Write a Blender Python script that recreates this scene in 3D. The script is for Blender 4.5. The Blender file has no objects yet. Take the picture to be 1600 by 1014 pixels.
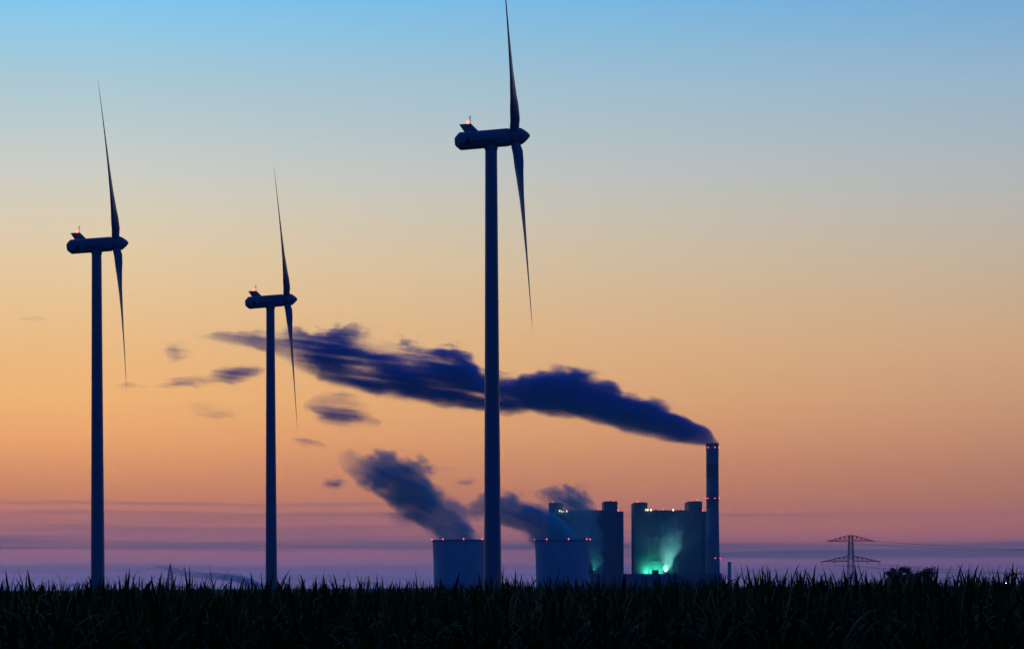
import bpy, bmesh, math, random
import numpy as np
from mathutils import Matrix, Vector

random.seed(7)
rng = np.random.default_rng(11)
S = bpy.context.scene
C = S.collection
R = math.radians

# ------------------------------------------------------------------ camera
F = 4000.0            # focal length in pixels of the 1600 px wide photograph
EYE = 2.35            # eye height: just over the maize
CX, HY = 800.0, 915.0 # principal point (the eye level is low in the frame: a shifted lens)
ROLL = 0.0036
cam_d = bpy.data.cameras.new('camera')
cam = bpy.data.objects.new('camera', cam_d)
C.objects.link(cam)
cam_d.sensor_fit = 'HORIZONTAL'; cam_d.sensor_width = 36.0
cam_d.lens = F / 1600 * 36.0
cam_d.shift_x = 0.0
cam_d.shift_y = (HY - 507.0) / 1600.0
cam_d.clip_start = 0.5; cam_d.clip_end = 40000
cam.matrix_world = Matrix.Translation((0, 0, EYE)) @ Matrix.Rotation(R(90), 4, 'X') @ Matrix.Rotation(-ROLL, 4, 'Z')
S.camera = cam
S.render.resolution_x = 1024; S.render.resolution_y = 648

S.view_settings.view_transform = 'Standard'
S.view_settings.look = 'None'
S.view_settings.exposure = 0.0
S.view_settings.gamma = 1.0
S.render.engine = 'CYCLES'
cy = S.cycles
cy.use_denoising = True
try:
    cy.denoiser = 'OPENIMAGEDENOISE'
except Exception:
    pass
cy.max_bounces = 6; cy.diffuse_bounces = 2; cy.glossy_bounces = 2
cy.volume_bounces = 3
cy.transparent_max_bounces = 48
cy.volume_step_rate = 1.0; cy.volume_max_steps = 256
cy.sample_clamp_indirect = 4.0

def W(px, py, D):
    """the point at distance D that the photograph shows at pixel (px, py)"""
    ix, iy = px - CX, HY - py
    return Vector(((ix + ROLL * iy) / F * D, D, EYE + (iy - ROLL * ix) / F * D))

def lin(c):
    out = []
    for v in c[:3]:
        v = v / 255.0
        out.append(v / 12.92 if v <= 0.04045 else ((v + 0.055) / 1.055) ** 2.4)
    return out

# ------------------------------------------------------------------ haze numbers (used by the sky too)
SIGMA = 0.75e-4
BOX_TOP = 432.0
BOX_FAR = 9150.0
HAZE_GLOW = (0.020, 0.045, 0.155)    # what the haze itself shows where it is thick

# ------------------------------------------------------------------ node helpers
class NT:
    def __init__(self, tree):
        self.t = tree
    def n(self, typ, **kw):
        nd = self.t.nodes.new(typ)
        for k, v in kw.items():
            setattr(nd, k, v)
        return nd
    def link(self, a, b):
        self.t.links.new(a, b)
    def put(self, sock, v):
        if hasattr(v, 'is_output'):
            self.t.links.new(v, sock)
        else:
            sock.default_value = v
    def m(self, op, a, b=0.0, c=0.0, clamp=False):
        nd = self.n('ShaderNodeMath', operation=op); nd.use_clamp = clamp
        self.put(nd.inputs[0], a); self.put(nd.inputs[1], b)
        if len(nd.inputs) > 2:
            self.put(nd.inputs[2], c)
        return nd.outputs[0]
    def rng(self, v, a, b, c=0.0, d=1.0, smooth=False):
        nd = self.n('ShaderNodeMapRange')
        nd.interpolation_type = 'SMOOTHSTEP' if smooth else 'LINEAR'
        nd.clamp = True
        self.put(nd.inputs[0], v)
        for i, x in enumerate((a, b, c, d)):
            self.put(nd.inputs[i + 1], x)
        return nd.outputs[0]
    def ramp(self, fac, stops, interp='LINEAR'):
        nd = self.n('ShaderNodeValToRGB')
        nd.color_ramp.interpolation = interp
        el = nd.color_ramp.elements
        while len(el) > 1:
            el.remove(el[-1])
        el[0].position = stops[0][0]; el[0].color = (*stops[0][1], 1)
        for p, c in stops[1:]:
            e = el.new(p); e.color = (*c, 1)
        self.put(nd.inputs[0], fac)
        return nd.outputs[0]
    def mix(self, fac, a, b, blend='MIX'):
        nd = self.n('ShaderNodeMix'); nd.data_type = 'RGBA'; nd.blend_type = blend
        self.put(nd.inputs[0], fac)
        self.put(nd.inputs[6], a if hasattr(a, 'is_output') else (*a[:3], 1))
        self.put(nd.inputs[7], b if hasattr(b, 'is_output') else (*b[:3], 1))
        return nd.outputs[2]
    def xyz(self, v):
        nd = self.n('ShaderNodeSeparateXYZ'); self.put(nd.inputs[0], v)
        return nd.outputs[0], nd.outputs[1], nd.outputs[2]
    def vec(self, x, y, z):
        nd = self.n('ShaderNodeCombineXYZ')
        for i, v in enumerate((x, y, z)):
            self.put(nd.inputs[i], v)
        return nd.outputs[0]
    def noise(self, vec, scale=1.0, detail=2.0, rough=0.5, dist=0.0):
        nd = self.n('ShaderNodeTexNoise')
        self.put(nd.inputs['Vector'], vec)
        nd.inputs['Scale'].default_value = scale
        nd.inputs['Detail'].default_value = detail
        nd.inputs['Roughness'].default_value = rough
        nd.inputs['Distortion'].default_value = dist
        return nd.outputs[0]
    def curve(self, v, pts):
        nd = self.n('ShaderNodeFloatCurve')
        cu = nd.mapping.curves[0]
        cu.points[0].location = pts[0]; cu.points[1].location = pts[-1]
        for p in pts[1:-1]:
            cu.points.new(*p)
        for p in cu.points:
            p.handle_type = 'AUTO_CLAMPED'
        nd.mapping.update()
        self.put(nd.inputs['Value'], v)
        return nd.outputs[0]

# ------------------------------------------------------------------ sky: the afterglow of a sun just below the horizon
# colours by picture row (sRGB), at the yellow side and at the duller side of the glow
SKY_L = [(0, (128, 198, 240)), (60, (148, 201, 229)), (135, (171, 201, 213)), (200, (187, 203, 206)), (275, (205, 206, 197)),
         (340, (217, 205, 181)), (415, (228, 201, 162)), (480, (232, 194, 146)), (550, (235, 186, 131)), (625, (238, 179, 118)),
         (685, (231, 164, 111)), (730, (216, 148, 107)), (770, (201, 133, 105)), (800, (188, 121, 112)), (825, (172, 114, 120)), (850, (150, 104, 126)),
         (870, (134, 100, 132)), (890, (112, 99, 147)), (915, (98, 99, 156)), (940, (88, 92, 146))]
SKY_R = [(0, (116, 168, 213)), (60, (130, 173, 208)), (135, (149, 179, 203)), (200, (160, 180, 194)), (275, (173, 181, 185)),
         (340, (183, 179, 172)), (415, (191, 175, 155)), (480, (198, 170, 142)), (550, (202, 163, 130)), (620, (197, 151, 121)),
         (685, (187, 137, 113)), (730, (178, 126, 108)), (770, (170, 117, 106)), (800, (163, 110, 108)), (830, (157, 104, 111)), (845, (148, 98, 116)),
         (870, (124, 92, 128)), (890, (102, 88, 136)), (915, (92, 88, 146)), (940, (80, 84, 142))]

def sky_stops(rows):
    out = []
    for y, c in sorted(rows, key=lambda r: -r[0]):
        e = (HY - y) / F
        path = min(BOX_FAR, (BOX_TOP - EYE) / max(e, 1e-4))
        T = math.exp(-SIGMA * path)
        col = [max(0.0, (v - g * (1 - T)) / T) for v, g in zip(lin(c), HAZE_GLOW)]
        out.append(((e + 0.02) / 0.28, col))
    return out

world = bpy.data.worlds.new('World'); S.world = world
world.use_nodes = True
world.node_tree.nodes.clear()
g = NT(world.node_tree)
tc = g.n('ShaderNodeTexCoord')
dx, dy, dz = g.xyz(tc.outputs['Generated'])
hor = g.m('SQRT', g.m('ADD', g.m('MULTIPLY', dx, dx), g.m('MULTIPLY', dy, dy)))
hor = g.m('MAXIMUM', hor, 1e-4)
te = g.m('DIVIDE', dz, hor)                         # tangent of the elevation
az = g.m('ARCTAN2', dx, dy)                         # azimuth, 0 towards the glow
fr = g.m('DIVIDE', dy, hor)
t01 = g.m('DIVIDE', g.m('ADD', te, 0.02), 0.28, clamp=True)
side = g.rng(az, -0.16, 0.22)
glow = g.mix(side, g.ramp(t01, sky_stops(SKY_L)), g.ramp(t01, sky_stops(SKY_R)))
# thin stratus lying along the horizon
wv = g.noise(g.vec(g.m('MULTIPLY', az, 7.0), 2.0, 3.7), 1.0, 3.0, 0.5)
tw_ = g.m('ADD', te, g.m('ADD', g.m('MULTIPLY', g.m('SUBTRACT', wv, 0.5), 0.0045), g.m('MULTIPLY', az, 0.004)))
tn = g.m('DIVIDE', tw_, 0.05, clamp=True)
def bands(rows):
    return [((HY - y) / 200.0, v) for y, v in sorted(rows, key=lambda r: -r[0])]
bl_ = g.curve(tn, bands([(915, .34), (900, .50), (889, .56), (884, .16), (874, .04), (866, .10), (860, .62), (853, .82), (845, .68), (838, .44), (828, .44), (818, .20), (808, .34), (804, .30), (800, .10), (795, .08), (790, .30), (786, .06), (775, .04), (715, 0)]))
br_ = g.curve(tn, bands([(915, .28), (900, .38), (888, .46), (880, .32), (875, .22), (870, .74), (860, .88), (851, .72), (844, .25), (836, .10), (822, .06), (808, .10), (803, .30), (799, .06), (790, .04), (715, 0)]))
cw = g.noise(g.vec(g.m('MULTIPLY', az, 7.0), g.m('MULTIPLY', te, 420.0), 3.7), 1.0, 4.0, 0.6, 0.4)
cw2 = g.noise(g.vec(g.m('MULTIPLY', az, 4.0), g.m('MULTIPLY', te, 120.0), 8.1), 1.0, 3.0, 0.5)
sd = g.rng(g.m('ADD', az, g.m('MULTIPLY', g.m('SUBTRACT', cw2, 0.5), 0.15)), -0.06, 0.09, smooth=True)
band = g.m('ADD', g.m('MULTIPLY', bl_, g.m('SUBTRACT', 1.0, sd)), g.m('MULTIPLY', br_, sd))
cl = g.m('MULTIPLY', band, g.rng(g.m('ADD', g.m('MULTIPLY', cw, 0.6), g.m('MULTIPLY', cw2, 0.4)), 0.36, 0.62, 0.25, 1.30), clamp=True)
glow = g.mix(cl, glow, (0.115, 0.118, 0.225))
# the rest of the dome: deep blue overhead and behind
ta = g.m('ARCTANGENT', te)
rest = g.ramp(g.m('DIVIDE', g.m('ADD', ta, 0.10), 1.6708, clamp=True),
              [(0.0, (0.0004, 0.0042, 0.028)), (0.055, (0.0006, 0.0085, 0.058)), (0.12, (0.0012, 0.0180, 0.130)), (0.25, (0.0014, 0.0245, 0.190)),
               (0.5, (0.0016, 0.030, 0.235)), (1.0, (0.0016, 0.030, 0.250))])
glow = g.mix(g.rng(te, 0.22, 0.60, smooth=True), glow, lin((52, 122, 212)))
wf = g.m('MULTIPLY', g.rng(fr, 0.05, 0.96, smooth=True), g.rng(te, 1.3, 0.30, smooth=True))
sky = g.mix(wf, rest, glow)
sky = g.mix(g.rng(te, -0.022, -0.05), sky, (0.004, 0.008, 0.022))
bg = g.n('ShaderNodeBackground'); g.link(sky, bg.inputs['Color'])
bg.inputs['Strength'].default_value = 1.0
wo = g.n('ShaderNodeOutputWorld'); g.link(bg.outputs[0], wo.inputs['Surface'])

# ------------------------------------------------------------------ materials
def mat(name, col, rough=0.6, spec=0.3, noise=None, vary=0.15, metal=0.0):
    m = bpy.data.materials.new(name); m.use_nodes = True
    t = NT(m.node_tree)
    b = m.node_tree.nodes['Principled BSDF']
    b.inputs['Roughness'].default_value = rough
    b.inputs['Specular IOR Level'].default_value = spec
    b.inputs['Metallic'].default_value = metal
    if noise:
        tcn = t.n('ShaderNodeTexCoord')
        f = t.noise(tcn.outputs['Object'], noise, 4.0, 0.6)
        lo = [v * (1 - vary) for v in col]; hi = [min(1, v * (1 + vary)) for v in col]
        t.link(t.mix(t.rng(f, 0.3, 0.7), lo, hi), b.inputs['Base Color'])
    else:
        b.inputs['Base Color'].default_value = (*col, 1)
    return m

def lamp_mat(name, col, strength):
    m = bpy.data.materials.new(name); m.use_nodes = True
    b = m.node_tree.nodes['Principled BSDF']
    b.inputs['Base Color'].default_value = (*col, 1)
    b.inputs['Emission Color'].default_value = (*col, 1)
    b.inputs['Emission Strength'].default_value = strength
    m.cycles.emission_sampling = 'NONE'
    return m

M = {}
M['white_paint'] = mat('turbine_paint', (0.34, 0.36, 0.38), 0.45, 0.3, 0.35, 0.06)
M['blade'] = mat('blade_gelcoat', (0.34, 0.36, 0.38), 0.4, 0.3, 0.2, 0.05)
M['mark'] = mat('red_marking', (0.30, 0.05, 0.05), 0.5, 0.2)
M['concrete'] = mat('concrete', (0.58, 0.60, 0.62), 0.9, 0.1, 0.05, 0.18)
M['dark_concrete'] = mat('stained_concrete', (0.20, 0.20, 0.21), 0.9, 0.1, 0.08, 0.2)
M['roofing'] = mat('roofing', (0.16, 0.17, 0.18), 0.8, 0.2, 0.1, 0.2)
M['steel'] = mat('galvanised_steel', (0.22, 0.23, 0.24), 0.6, 0.3, 0.4, 0.2)
M['dark_steel'] = mat('dark_steel', (0.06, 0.06, 0.07), 0.6, 0.3)
M['cable'] = mat('cable', (0.08, 0.08, 0.08), 0.6, 0.2)
M['red_lamp'] = lamp_mat('red_lamp', (1.0, 0.10, 0.20), 4.0)
M['turbine_lamp'] = lamp_mat('turbine_lamp', (1.0, 0.16, 0.08), 4.0)
M['roof_lamp'] = lamp_mat('roof_lamp', (1.0, 0.88, 0.45), 4.5)
M['white_lamp'] = lamp_mat('white_lamp', (0.85, 0.95, 1.0), 9.0)
M['green_lamp'] = lamp_mat('green_lamp', (0.25, 1.0, 0.55), 6.0)
M['bark'] = mat('bark', (0.08, 0.06, 0.045), 0.9, 0.1, 3.0, 0.3)
M['leaves'] = mat('tree_leaves', (0.040, 0.062, 0.026), 0.6, 0.2, 0.8, 0.4)
M['maize'] = mat('maize_leaf', (0.045, 0.092, 0.008), 0.65, 0.10, 0.9, 0.45)
M['ground'] = mat('field_soil', (0.060, 0.066, 0.034), 0.95, 0.05, 0.01, 0.4)

def cladding(name, col, pitch_x, pitch_z):
    """profiled sheet cladding with panel joints and weathering"""
    m = bpy.data.materials.new(name); m.use_nodes = True
    t = NT(m.node_tree); b = m.node_tree.nodes['Principled BSDF']
    tcn = t.n('ShaderNodeTexCoord')
    x, y, z = t.xyz(tcn.outputs['Object'])
    jx = t.m('LESS_THAN', t.m('FRACT', t.m('DIVIDE', t.m('ADD', x, y), pitch_x)), 0.10)
    jz = t.m('LESS_THAN', t.m('FRACT', t.m('DIVIDE', z, pitch_z)), 0.10)
    j = t.m('MAXIMUM', jx, jz)
    f = t.noise(t.vec(t.m('MULTIPLY', x, 0.05), t.m('MULTIPLY', y, 0.05), t.m('MULTIPLY', z, 0.012)), 1.0, 4.0, 0.6)
    c = t.mix(t.rng(f, 0.3, 0.7), [v * 0.82 for v in col], [v * 1.15 for v in col])
    c = t.mix(t.m('MULTIPLY', j, 0.45), c, [v * 0.45 for v in col])
    t.link(c, b.inputs['Base Color'])
    b.inputs['Roughness'].default_value = 0.6
    b.inputs['Specular IOR Level'].default_value = 0.25
    return m
M['cladding'] = cladding('boiler_cladding', (0.13, 0.15, 0.19), 11.0, 9.0)
M['tower_cladding'] = cladding('stair_cladding', (0.13, 0.15, 0.19), 5.0, 7.0)

def banded(name):
    """chimney concrete with wide painted warning bands"""
    m = bpy.data.materials.new(name); m.use_nodes = True
    t = NT(m.node_tree); b = m.node_tree.nodes['Principled BSDF']
    tcn = t.n('ShaderNodeTexCoord')
    x, y, z = t.xyz(tcn.outputs['Object'])
    f = t.noise(t.vec(t.m('MULTIPLY', x, 0.3), t.m('MULTIPLY', y, 0.3), t.m('MULTIPLY', z, 0.03)), 1.0, 4.0, 0.6)
    c = t.mix(t.rng(f, 0.3, 0.7), (0.25, 0.25, 0.26), (0.34, 0.34, 0.35))
    band1 = t.m('MULTIPLY', t.m('GREATER_THAN', z, 196.0), t.m('LESS_THAN', z, 216.0))
    c = t.mix(t.m('MULTIPLY', band1, 0.8), c, (0.22, 0.05, 0.04))
    band2 = t.m('MULTIPLY', t.m('GREATER_THAN', z, 156.0), t.m('LESS_THAN', z, 176.0))
    c = t.mix(t.m('MULTIPLY', band2, 0.5), c, (0.22, 0.05, 0.04))
    t.link(c, b.inputs['Base Color']); b.inputs['Roughness'].default_value = 0.9
    return m
M['chimney'] = banded('banded_concrete')

# ------------------------------------------------------------------ mesh helpers
class MB:
    def __init__(self):
        self.v = []; self.f = []
    def add(self, vs, fs):
        o = len(self.v)
        self.v += [tuple(p) for p in vs]
        self.f += [tuple(i + o for i in q) for q in fs]
    def box(self, x0, x1, y0, y1, z0, z1):
        vs = [(x, y, z) for z in (z0, z1) for y in (y0, y1) for x in (x0, x1)]
        self.add(vs, [(0, 2, 3, 1), (4, 5, 7, 6), (0, 1, 5, 4), (2, 6, 7, 3), (0, 4, 6, 2), (1, 3, 7, 5)])
    def bar(self, a, b, r, n=4):
        a, b = Vector(a), Vector(b); d = (b - a)
        if d.length < 1e-6: return
        d.normalize()
        u = d.orthogonal().normalized(); w = d.cross(u)
        vs = []
        for p in (a, b):
            for k in range(n):
                t = 2 * math.pi * (k + 0.5) / n
                vs.append(p + u * (r * math.cos(t)) + w * (r * math.sin(t)))
        fs = [(k, (k + 1) % n, n + (k + 1) % n, n + k) for k in range(n)]
        fs += [tuple(range(n))[::-1], tuple(range(n, 2 * n))]
        self.add(vs, fs)
    def lathe(self, prof, n=48, axis='Z', cap0=False, cap1=False, ctr=(0, 0)):
        vs = []
        for r, h in prof:
            for k in range(n):
                t = 2 * math.pi * k / n
                vs.append((ctr[0] + r * math.cos(t), ctr[1] + r * math.sin(t), h))
        fs = []
        for i in range(len(prof) - 1):
            for k in range(n):
                a, b = i * n + k, i * n + (k + 1) % n
                fs.append((a, b, b + n, a + n))
        if cap0: fs.append(tuple(range(n))[::-1])
        if cap1: fs.append(tuple(range((len(prof) - 1) * n, len(prof) * n)))
        if axis == 'X':
            vs = [(z, x, y) for x, y, z in vs]
        self.add(vs, fs)
    def ball(self, c, r, n=10, m=6, sz=1.0):
        prof = []
        o = len(self.v)
        self.lathe([(max(r * math.sin(math.pi * i / m), r * 0.02), -r * sz * math.cos(math.pi * i / m)) for i in range(m + 1)], n, cap0=True, cap1=True)
        for i in range(o, len(self.v)):
            x, y, z = self.v[i]; self.v[i] = (x + c[0], y + c[1], z + c[2])
    def build(self, name, m, parent=None, smooth=False, angle=None):
        me = bpy.data.meshes.new(name)
        me.from_pydata(self.v, [], self.f)
        me.materials.append(m)
        if smooth:
            me.polygons.foreach_set('use_smooth', [True] * len(me.polygons))
            if angle: me.set_sharp_from_angle(angle=R(angle))
        me.update()
        o = bpy.data.objects.new(name, me)
        C.objects.link(o)
        if parent is not None: o.parent = parent
        return o

def tag(o, label=None, cat=None, group=None, kind=None):
    if label: o['label'] = label
    if cat: o['category'] = cat
    if group: o['group'] = group
    if kind: o['kind'] = kind
    return o

def thing(name, loc, label, cat, group=None, rz=0.0):
    o = bpy.data.objects.new(name, None); C.objects.link(o)
    o.location = loc; o.rotation_euler = (0, 0, rz)
    o.empty_display_size = 1.0
    return tag(o, label, cat, group)

def copy_tree(o, parent=None):
    c = o.copy(); C.objects.link(c)
    if parent is not None: c.parent = parent
    for ch in o.children:
        copy_tree(ch, c)
    return c

# ------------------------------------------------------------------ ground: a field on a hillside, a wide plain below, low rises far off
HY_PTS = [(-2000, 0), (300, 0), (400, 0), (493, -4.0), (578, -5.4), (900, -9), (1700, -18), (2600, -46), (5200, -46), (8700, -7), (9100, -6)]
def ground_z(y):
    return float(np.interp(y, [p[0] for p in HY_PTS], [p[1] for p in HY_PTS]))
gb = MB()
ys = list(range(-1000, 700, 50)) + list(range(700, 9101, 150))
xs = list(range(-6000, 6001, 400))
for y in ys:
    for x in xs:
        far = min(1, max(0, (y - 5500) / 3000))
        gb.v.append((x, y, ground_z(y) + far * 3.0 * math.sin(x / 900.0 + 1.0)))
nx = len(xs)
for j in range(len(ys) - 1):
    for i in range(nx - 1):
        a = j * nx + i
        gb.f.append((a, a + 1, a + nx + 1, a + nx))
tag(gb.build('ground', M['ground'], smooth=True), kind='structure')

# ------------------------------------------------------------------ haze
hb = MB(); hb.box(-6050, 6050, -1050, BOX_FAR, -51, BOX_TOP)
hm = bpy.data.materials.new('haze_air'); hm.use_nodes = True
hm.node_tree.nodes.clear()
h = NT(hm.node_tree)
pv = h.n('ShaderNodeVolumePrincipled')
pv.inputs['Color'].default_value = (0.32, 0.70, 1.0, 1)
pv.inputs['Density'].default_value = SIGMA
pv.inputs['Anisotropy'].default_value = 0.0
ho = h.n('ShaderNodeOutputMaterial'); h.link(pv.outputs[0], ho.inputs['Volume'])
tag(hb.build('haze', hm), 'pale blue evening haze lying over the whole plain', 'haze', kind='stuff')

# ------------------------------------------------------------------ wind turbines
HUB = 69.8 + EYE
TILT = R(5.0)
def nac(p):
    """a point of the nacelle's own axis system (x forward along the shaft) to the turbine's"""
    x, y, z = p
    return (x * math.cos(TILT) - z * math.sin(TILT), y, HUB + x * math.sin(TILT) + z * math.cos(TILT))

def super_ring(x, ry, rz, n=28, e=3.0):
    out = []
    for k in range(n):
        t = 2 * math.pi * k / n
        c, s = math.cos(t), math.sin(t)
        out.append((x, ry * math.copysign(abs(c) ** (2 / e), c), rz * math.copysign(abs(s) ** (2 / e), s)))
    return out

def loft(rings, cap=True):
    mb = MB(); n = len(rings[0])
    for r in rings: mb.v += r
    for i in range(len(rings) - 1):
        for k in range(n):
            a, b = i * n + k, i * n + (k + 1) % n
            mb.f.append((a, b, b + n, a + n))
    if cap:
        mb.f.append(tuple(range(n))[::-1]); mb.f.append(tuple(range((len(rings) - 1) * n, len(rings) * n)))
    return mb

def text_mesh(body, size, depth, name):
    cu = bpy.data.curves.new(name, 'FONT'); cu.body = body; cu.size = size; cu.extrude = depth
    cu.resolution_u = 2
    o = bpy.data.objects.new(name + '_tmp', cu); C.objects.link(o)
    dg = bpy.context.evaluated_depsgraph_get()
    me = bpy.data.meshes.new_from_object(o.evaluated_get(dg))
    bpy.data.objects.remove(o)
    return me

BLADE_L = 33.4
def blade_mesh():
    """one blade pointing up its own +z; the shaft runs along +x, the rotor plane is y-z"""
    rings = []
    st = [(0.9, 1.50, 1.10, 78), (1.7, 1.55, 1.0, 74), (2.9, 1.80, 0.80, 58), (5.0, 2.10, 0.56, 42), (7.0, 2.10, 0.44, 30), (11, 1.75, 0.32, 20),
          (16, 1.38, 0.24, 14), (21, 1.08, 0.18, 9), (26, 0.80, 0.13, 6), (30, 0.56, 0.09, 4), (32.4, 0.34, 0.05, 3), (33.4, 0.07, 0.02, 3)]
    for z, ch, th, tw in st:
        ring = []
        a = R(tw)
        for k in range(16):
            t = 2 * math.pi * k / 16
            u = math.cos(t) * 0.5; v = math.sin(t) * 0.5
            cy_, tx = u * ch + (0.12 * ch if z > 2 else 0), v * th * (1.0 - 0.55 * u if z > 2 else 1)
            x = tx * math.cos(a) + cy_ * math.sin(a)
            y = -tx * math.sin(a) + cy_ * math.cos(a)
            bend = -0.00055 * z * z        # tips pushed back by the wind
            ring.append((x + bend, y, z))
        rings.append(ring)
    return loft(rings)

HUBX = 3.75
def make_turbine(label, phase):
    root = thing('wind_turbine', (0, 0, 0), label, 'wind turbine', 'wind turbines at the edge of the field')
    tw = MB()
    prof = []
    for i in range(13):
        f = i / 12
        prof.append((1.40 - 0.46 * f - 0.03 * math.sin(f * math.pi), -1.5 + f * (HUB - 1.55 + 1.5)))
    tw.lathe(prof, 40, cap0=True, cap1=True)
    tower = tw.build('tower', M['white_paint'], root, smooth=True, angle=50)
    for zf in (0.34, 0.67):
        fl = MB()
        z = -1.5 + zf * (HUB - 0.05); r = 1.40 - 0.46 * zf - 0.03 * math.sin(zf * math.pi)
        fl.lathe([(r + 0.02, z - 0.10), (r + 0.05, z - 0.08), (r + 0.05, z + 0.08), (r + 0.02, z + 0.10)], 40)
        fl.build('flange', M['white_paint'], tower, smooth=True, angle=40)
    # nacelle
    rings = []
    for x, s in [(-5.72, 0.30), (-5.68, 0.42), (-5.55, 0.54), (-5.3, 0.72), (-5.0, 0.92), (-4.85, 0.985), (-4.7, 1.0), (-4.0, 1.0), (0, 1.0), (2.3, 1.0), (2.75, 0.99), (2.95, 0.95)]:
        rings.append([nac(p) for p in super_ring(x, 1.32 * s, 1.36 * s)])
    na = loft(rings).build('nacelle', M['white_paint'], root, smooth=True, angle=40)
    col = MB()
    col.lathe([(0.95, HUB - 1.75), (1.04, HUB - 1.72), (1.04, HUB - 1.2), (1.0, HUB - 1.1)], 36, cap0=True, cap1=True)
    col.build('yaw_collar', M['white_paint'], na, smooth=True, angle=40)
    # tail fin carrying the lamp and the wind instruments
    out = [(-3.95, 1.2), (-1.75, 1.2), (-2.95, 2.62), (-4.75, 2.62)]
    fb = MB()
    vs = [nac((x, s * 0.16, z)) for s in (-1, 1) for x, z in out]
    fb.add(vs, [(0, 1, 2, 3), (7, 6, 5, 4), (0, 4, 5, 1), (1, 5, 6, 2), (2, 6, 7, 3), (3, 7, 4, 0)])
    fin = fb.build('tail_fin', M['white_paint'], root)
    lp = MB()
    px_, _, pz_ = nac((-3.42, 0, 2.62))
    lp.ball((px_, 0, pz_ + 0.20), 0.26, 12, 8, 1.2)
    lp.build('warning_lamp', M['turbine_lamp'], fin, smooth=True)
    for dx_ in (-3.16, -2.98):
        an = MB(); a = nac((dx_, 0, 2.55)); an.bar(a, (a[0], a[1], a[2] + 1.35), 0.035, 6)
        an.bar((a[0] - 0.16, 0, a[2] + 1.05), (a[0] + 0.1, 0, a[2] + 1.05), 0.03, 5)
        an.build('antenna', M['dark_steel'], fin)
    # lettering and emblem on the side towards the camera
    for body, size, x0, z0 in (('TERRAWATT', 0.66, -3.0, -0.68), ('windenergie', 0.34, -3.0, 0.02)):
        if body != 'TERRAWATT':
            continue
        me = text_mesh(body, size, 0.02, 'lettering')
        xs_ = [v.co.x for v in me.vertices]; k = 4.6 / (max(xs_) - min(xs_))
        for v in me.vertices:
            v.co = nac((x0 + v.co.x * k, -1.325 - v.co.z, z0 + v.co.y))
        me.materials.clear(); me.materials.append(M['mark'])
        o = bpy.data.objects.new('lettering', me); C.objects.link(o); o.parent = na
    em = MB()
    tri = [(-4.35, -0.75), (-3.25, -0.75), (-3.45, 0.38)]
    vs = [nac((x, y, z)) for y in (-1.345, -1.30) for x, z in tri]
    em.add(vs, [(0, 1, 2), (5, 4, 3), (0, 3, 4, 1), (1, 4, 5, 2), (2, 5, 3, 0)])
    em.build('emblem', M['mark'], na)
    # spinner
    rings = []
    for x, r in [(2.97, 1.22), (3.1, 1.36), (4.4, 1.36), (4.75, 1.27), (5.15, 1.04), (5.55, 0.72), (5.9, 0.38), (6.05, 0.20), (6.1, 0.06)]:
        rings.append([nac(p) for p in super_ring(x, r, r, 32, 2.0)])
    sp = loft(rings).build('spinner', M['white_paint'], root, smooth=True, angle=50)
    sf = MB(); sf.bar(nac((2.7, 0, 0)), nac((3.3, 0, 0)), 1.18, 28); sf.build('rotor_shaft', M['white_paint'], root, smooth=True, angle=40)
    bm_ = blade_mesh()
    bl0 = None
    for k in range(3):
        if bl0 is None:
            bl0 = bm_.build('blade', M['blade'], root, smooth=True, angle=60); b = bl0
        else:
            b = bl0.copy(); C.objects.link(b); b.parent = root
        set_blade(b, phase + k * 120)
    return root

def set_blade(b, deg):
    # azimuth: 0 up, turning away from the camera
    b.matrix_local = Matrix.Translation(nac((HUBX, 0, 0))) @ Matrix.Rotation(-TILT, 4, 'Y') @ Matrix.Rotation(R(deg), 4, 'X')

t_main = make_turbine('tallest nearest dark wind turbine, its tower passing in front of a cooling tower', 28)
t_left = copy_tree(t_main); t_mid = copy_tree(t_main)
t_left['label'] = 'mid-sized wind turbine farthest from the power station, at the edge of the picture'
t_mid['label'] = 'smallest wind turbine, between two bigger ones, smoke drifting behind its tower'
for root, (bx, D, z, ph) in ((t_main, (767.6, 400.0, 0.0, 40)), (t_left, (151.0, 492.6, -4.0, 33)), (t_mid, (422.5, 578.0, -5.4, 36))):
    root.location = (W(bx, HY - 70 / D * F * 0.9, D).x, D, z)
    root.rotation_euler = (0, 0, R({400.0: 2.0, 492.6: 8.2, 578.0: 5.6}[D]))
    for k, b in enumerate([c for c in root.children if c.name.startswith('blade')]):
        set_blade(b, ph + 120 * k)

# ------------------------------------------------------------------ power station
def px2m(n, D): return n / F * D

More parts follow.
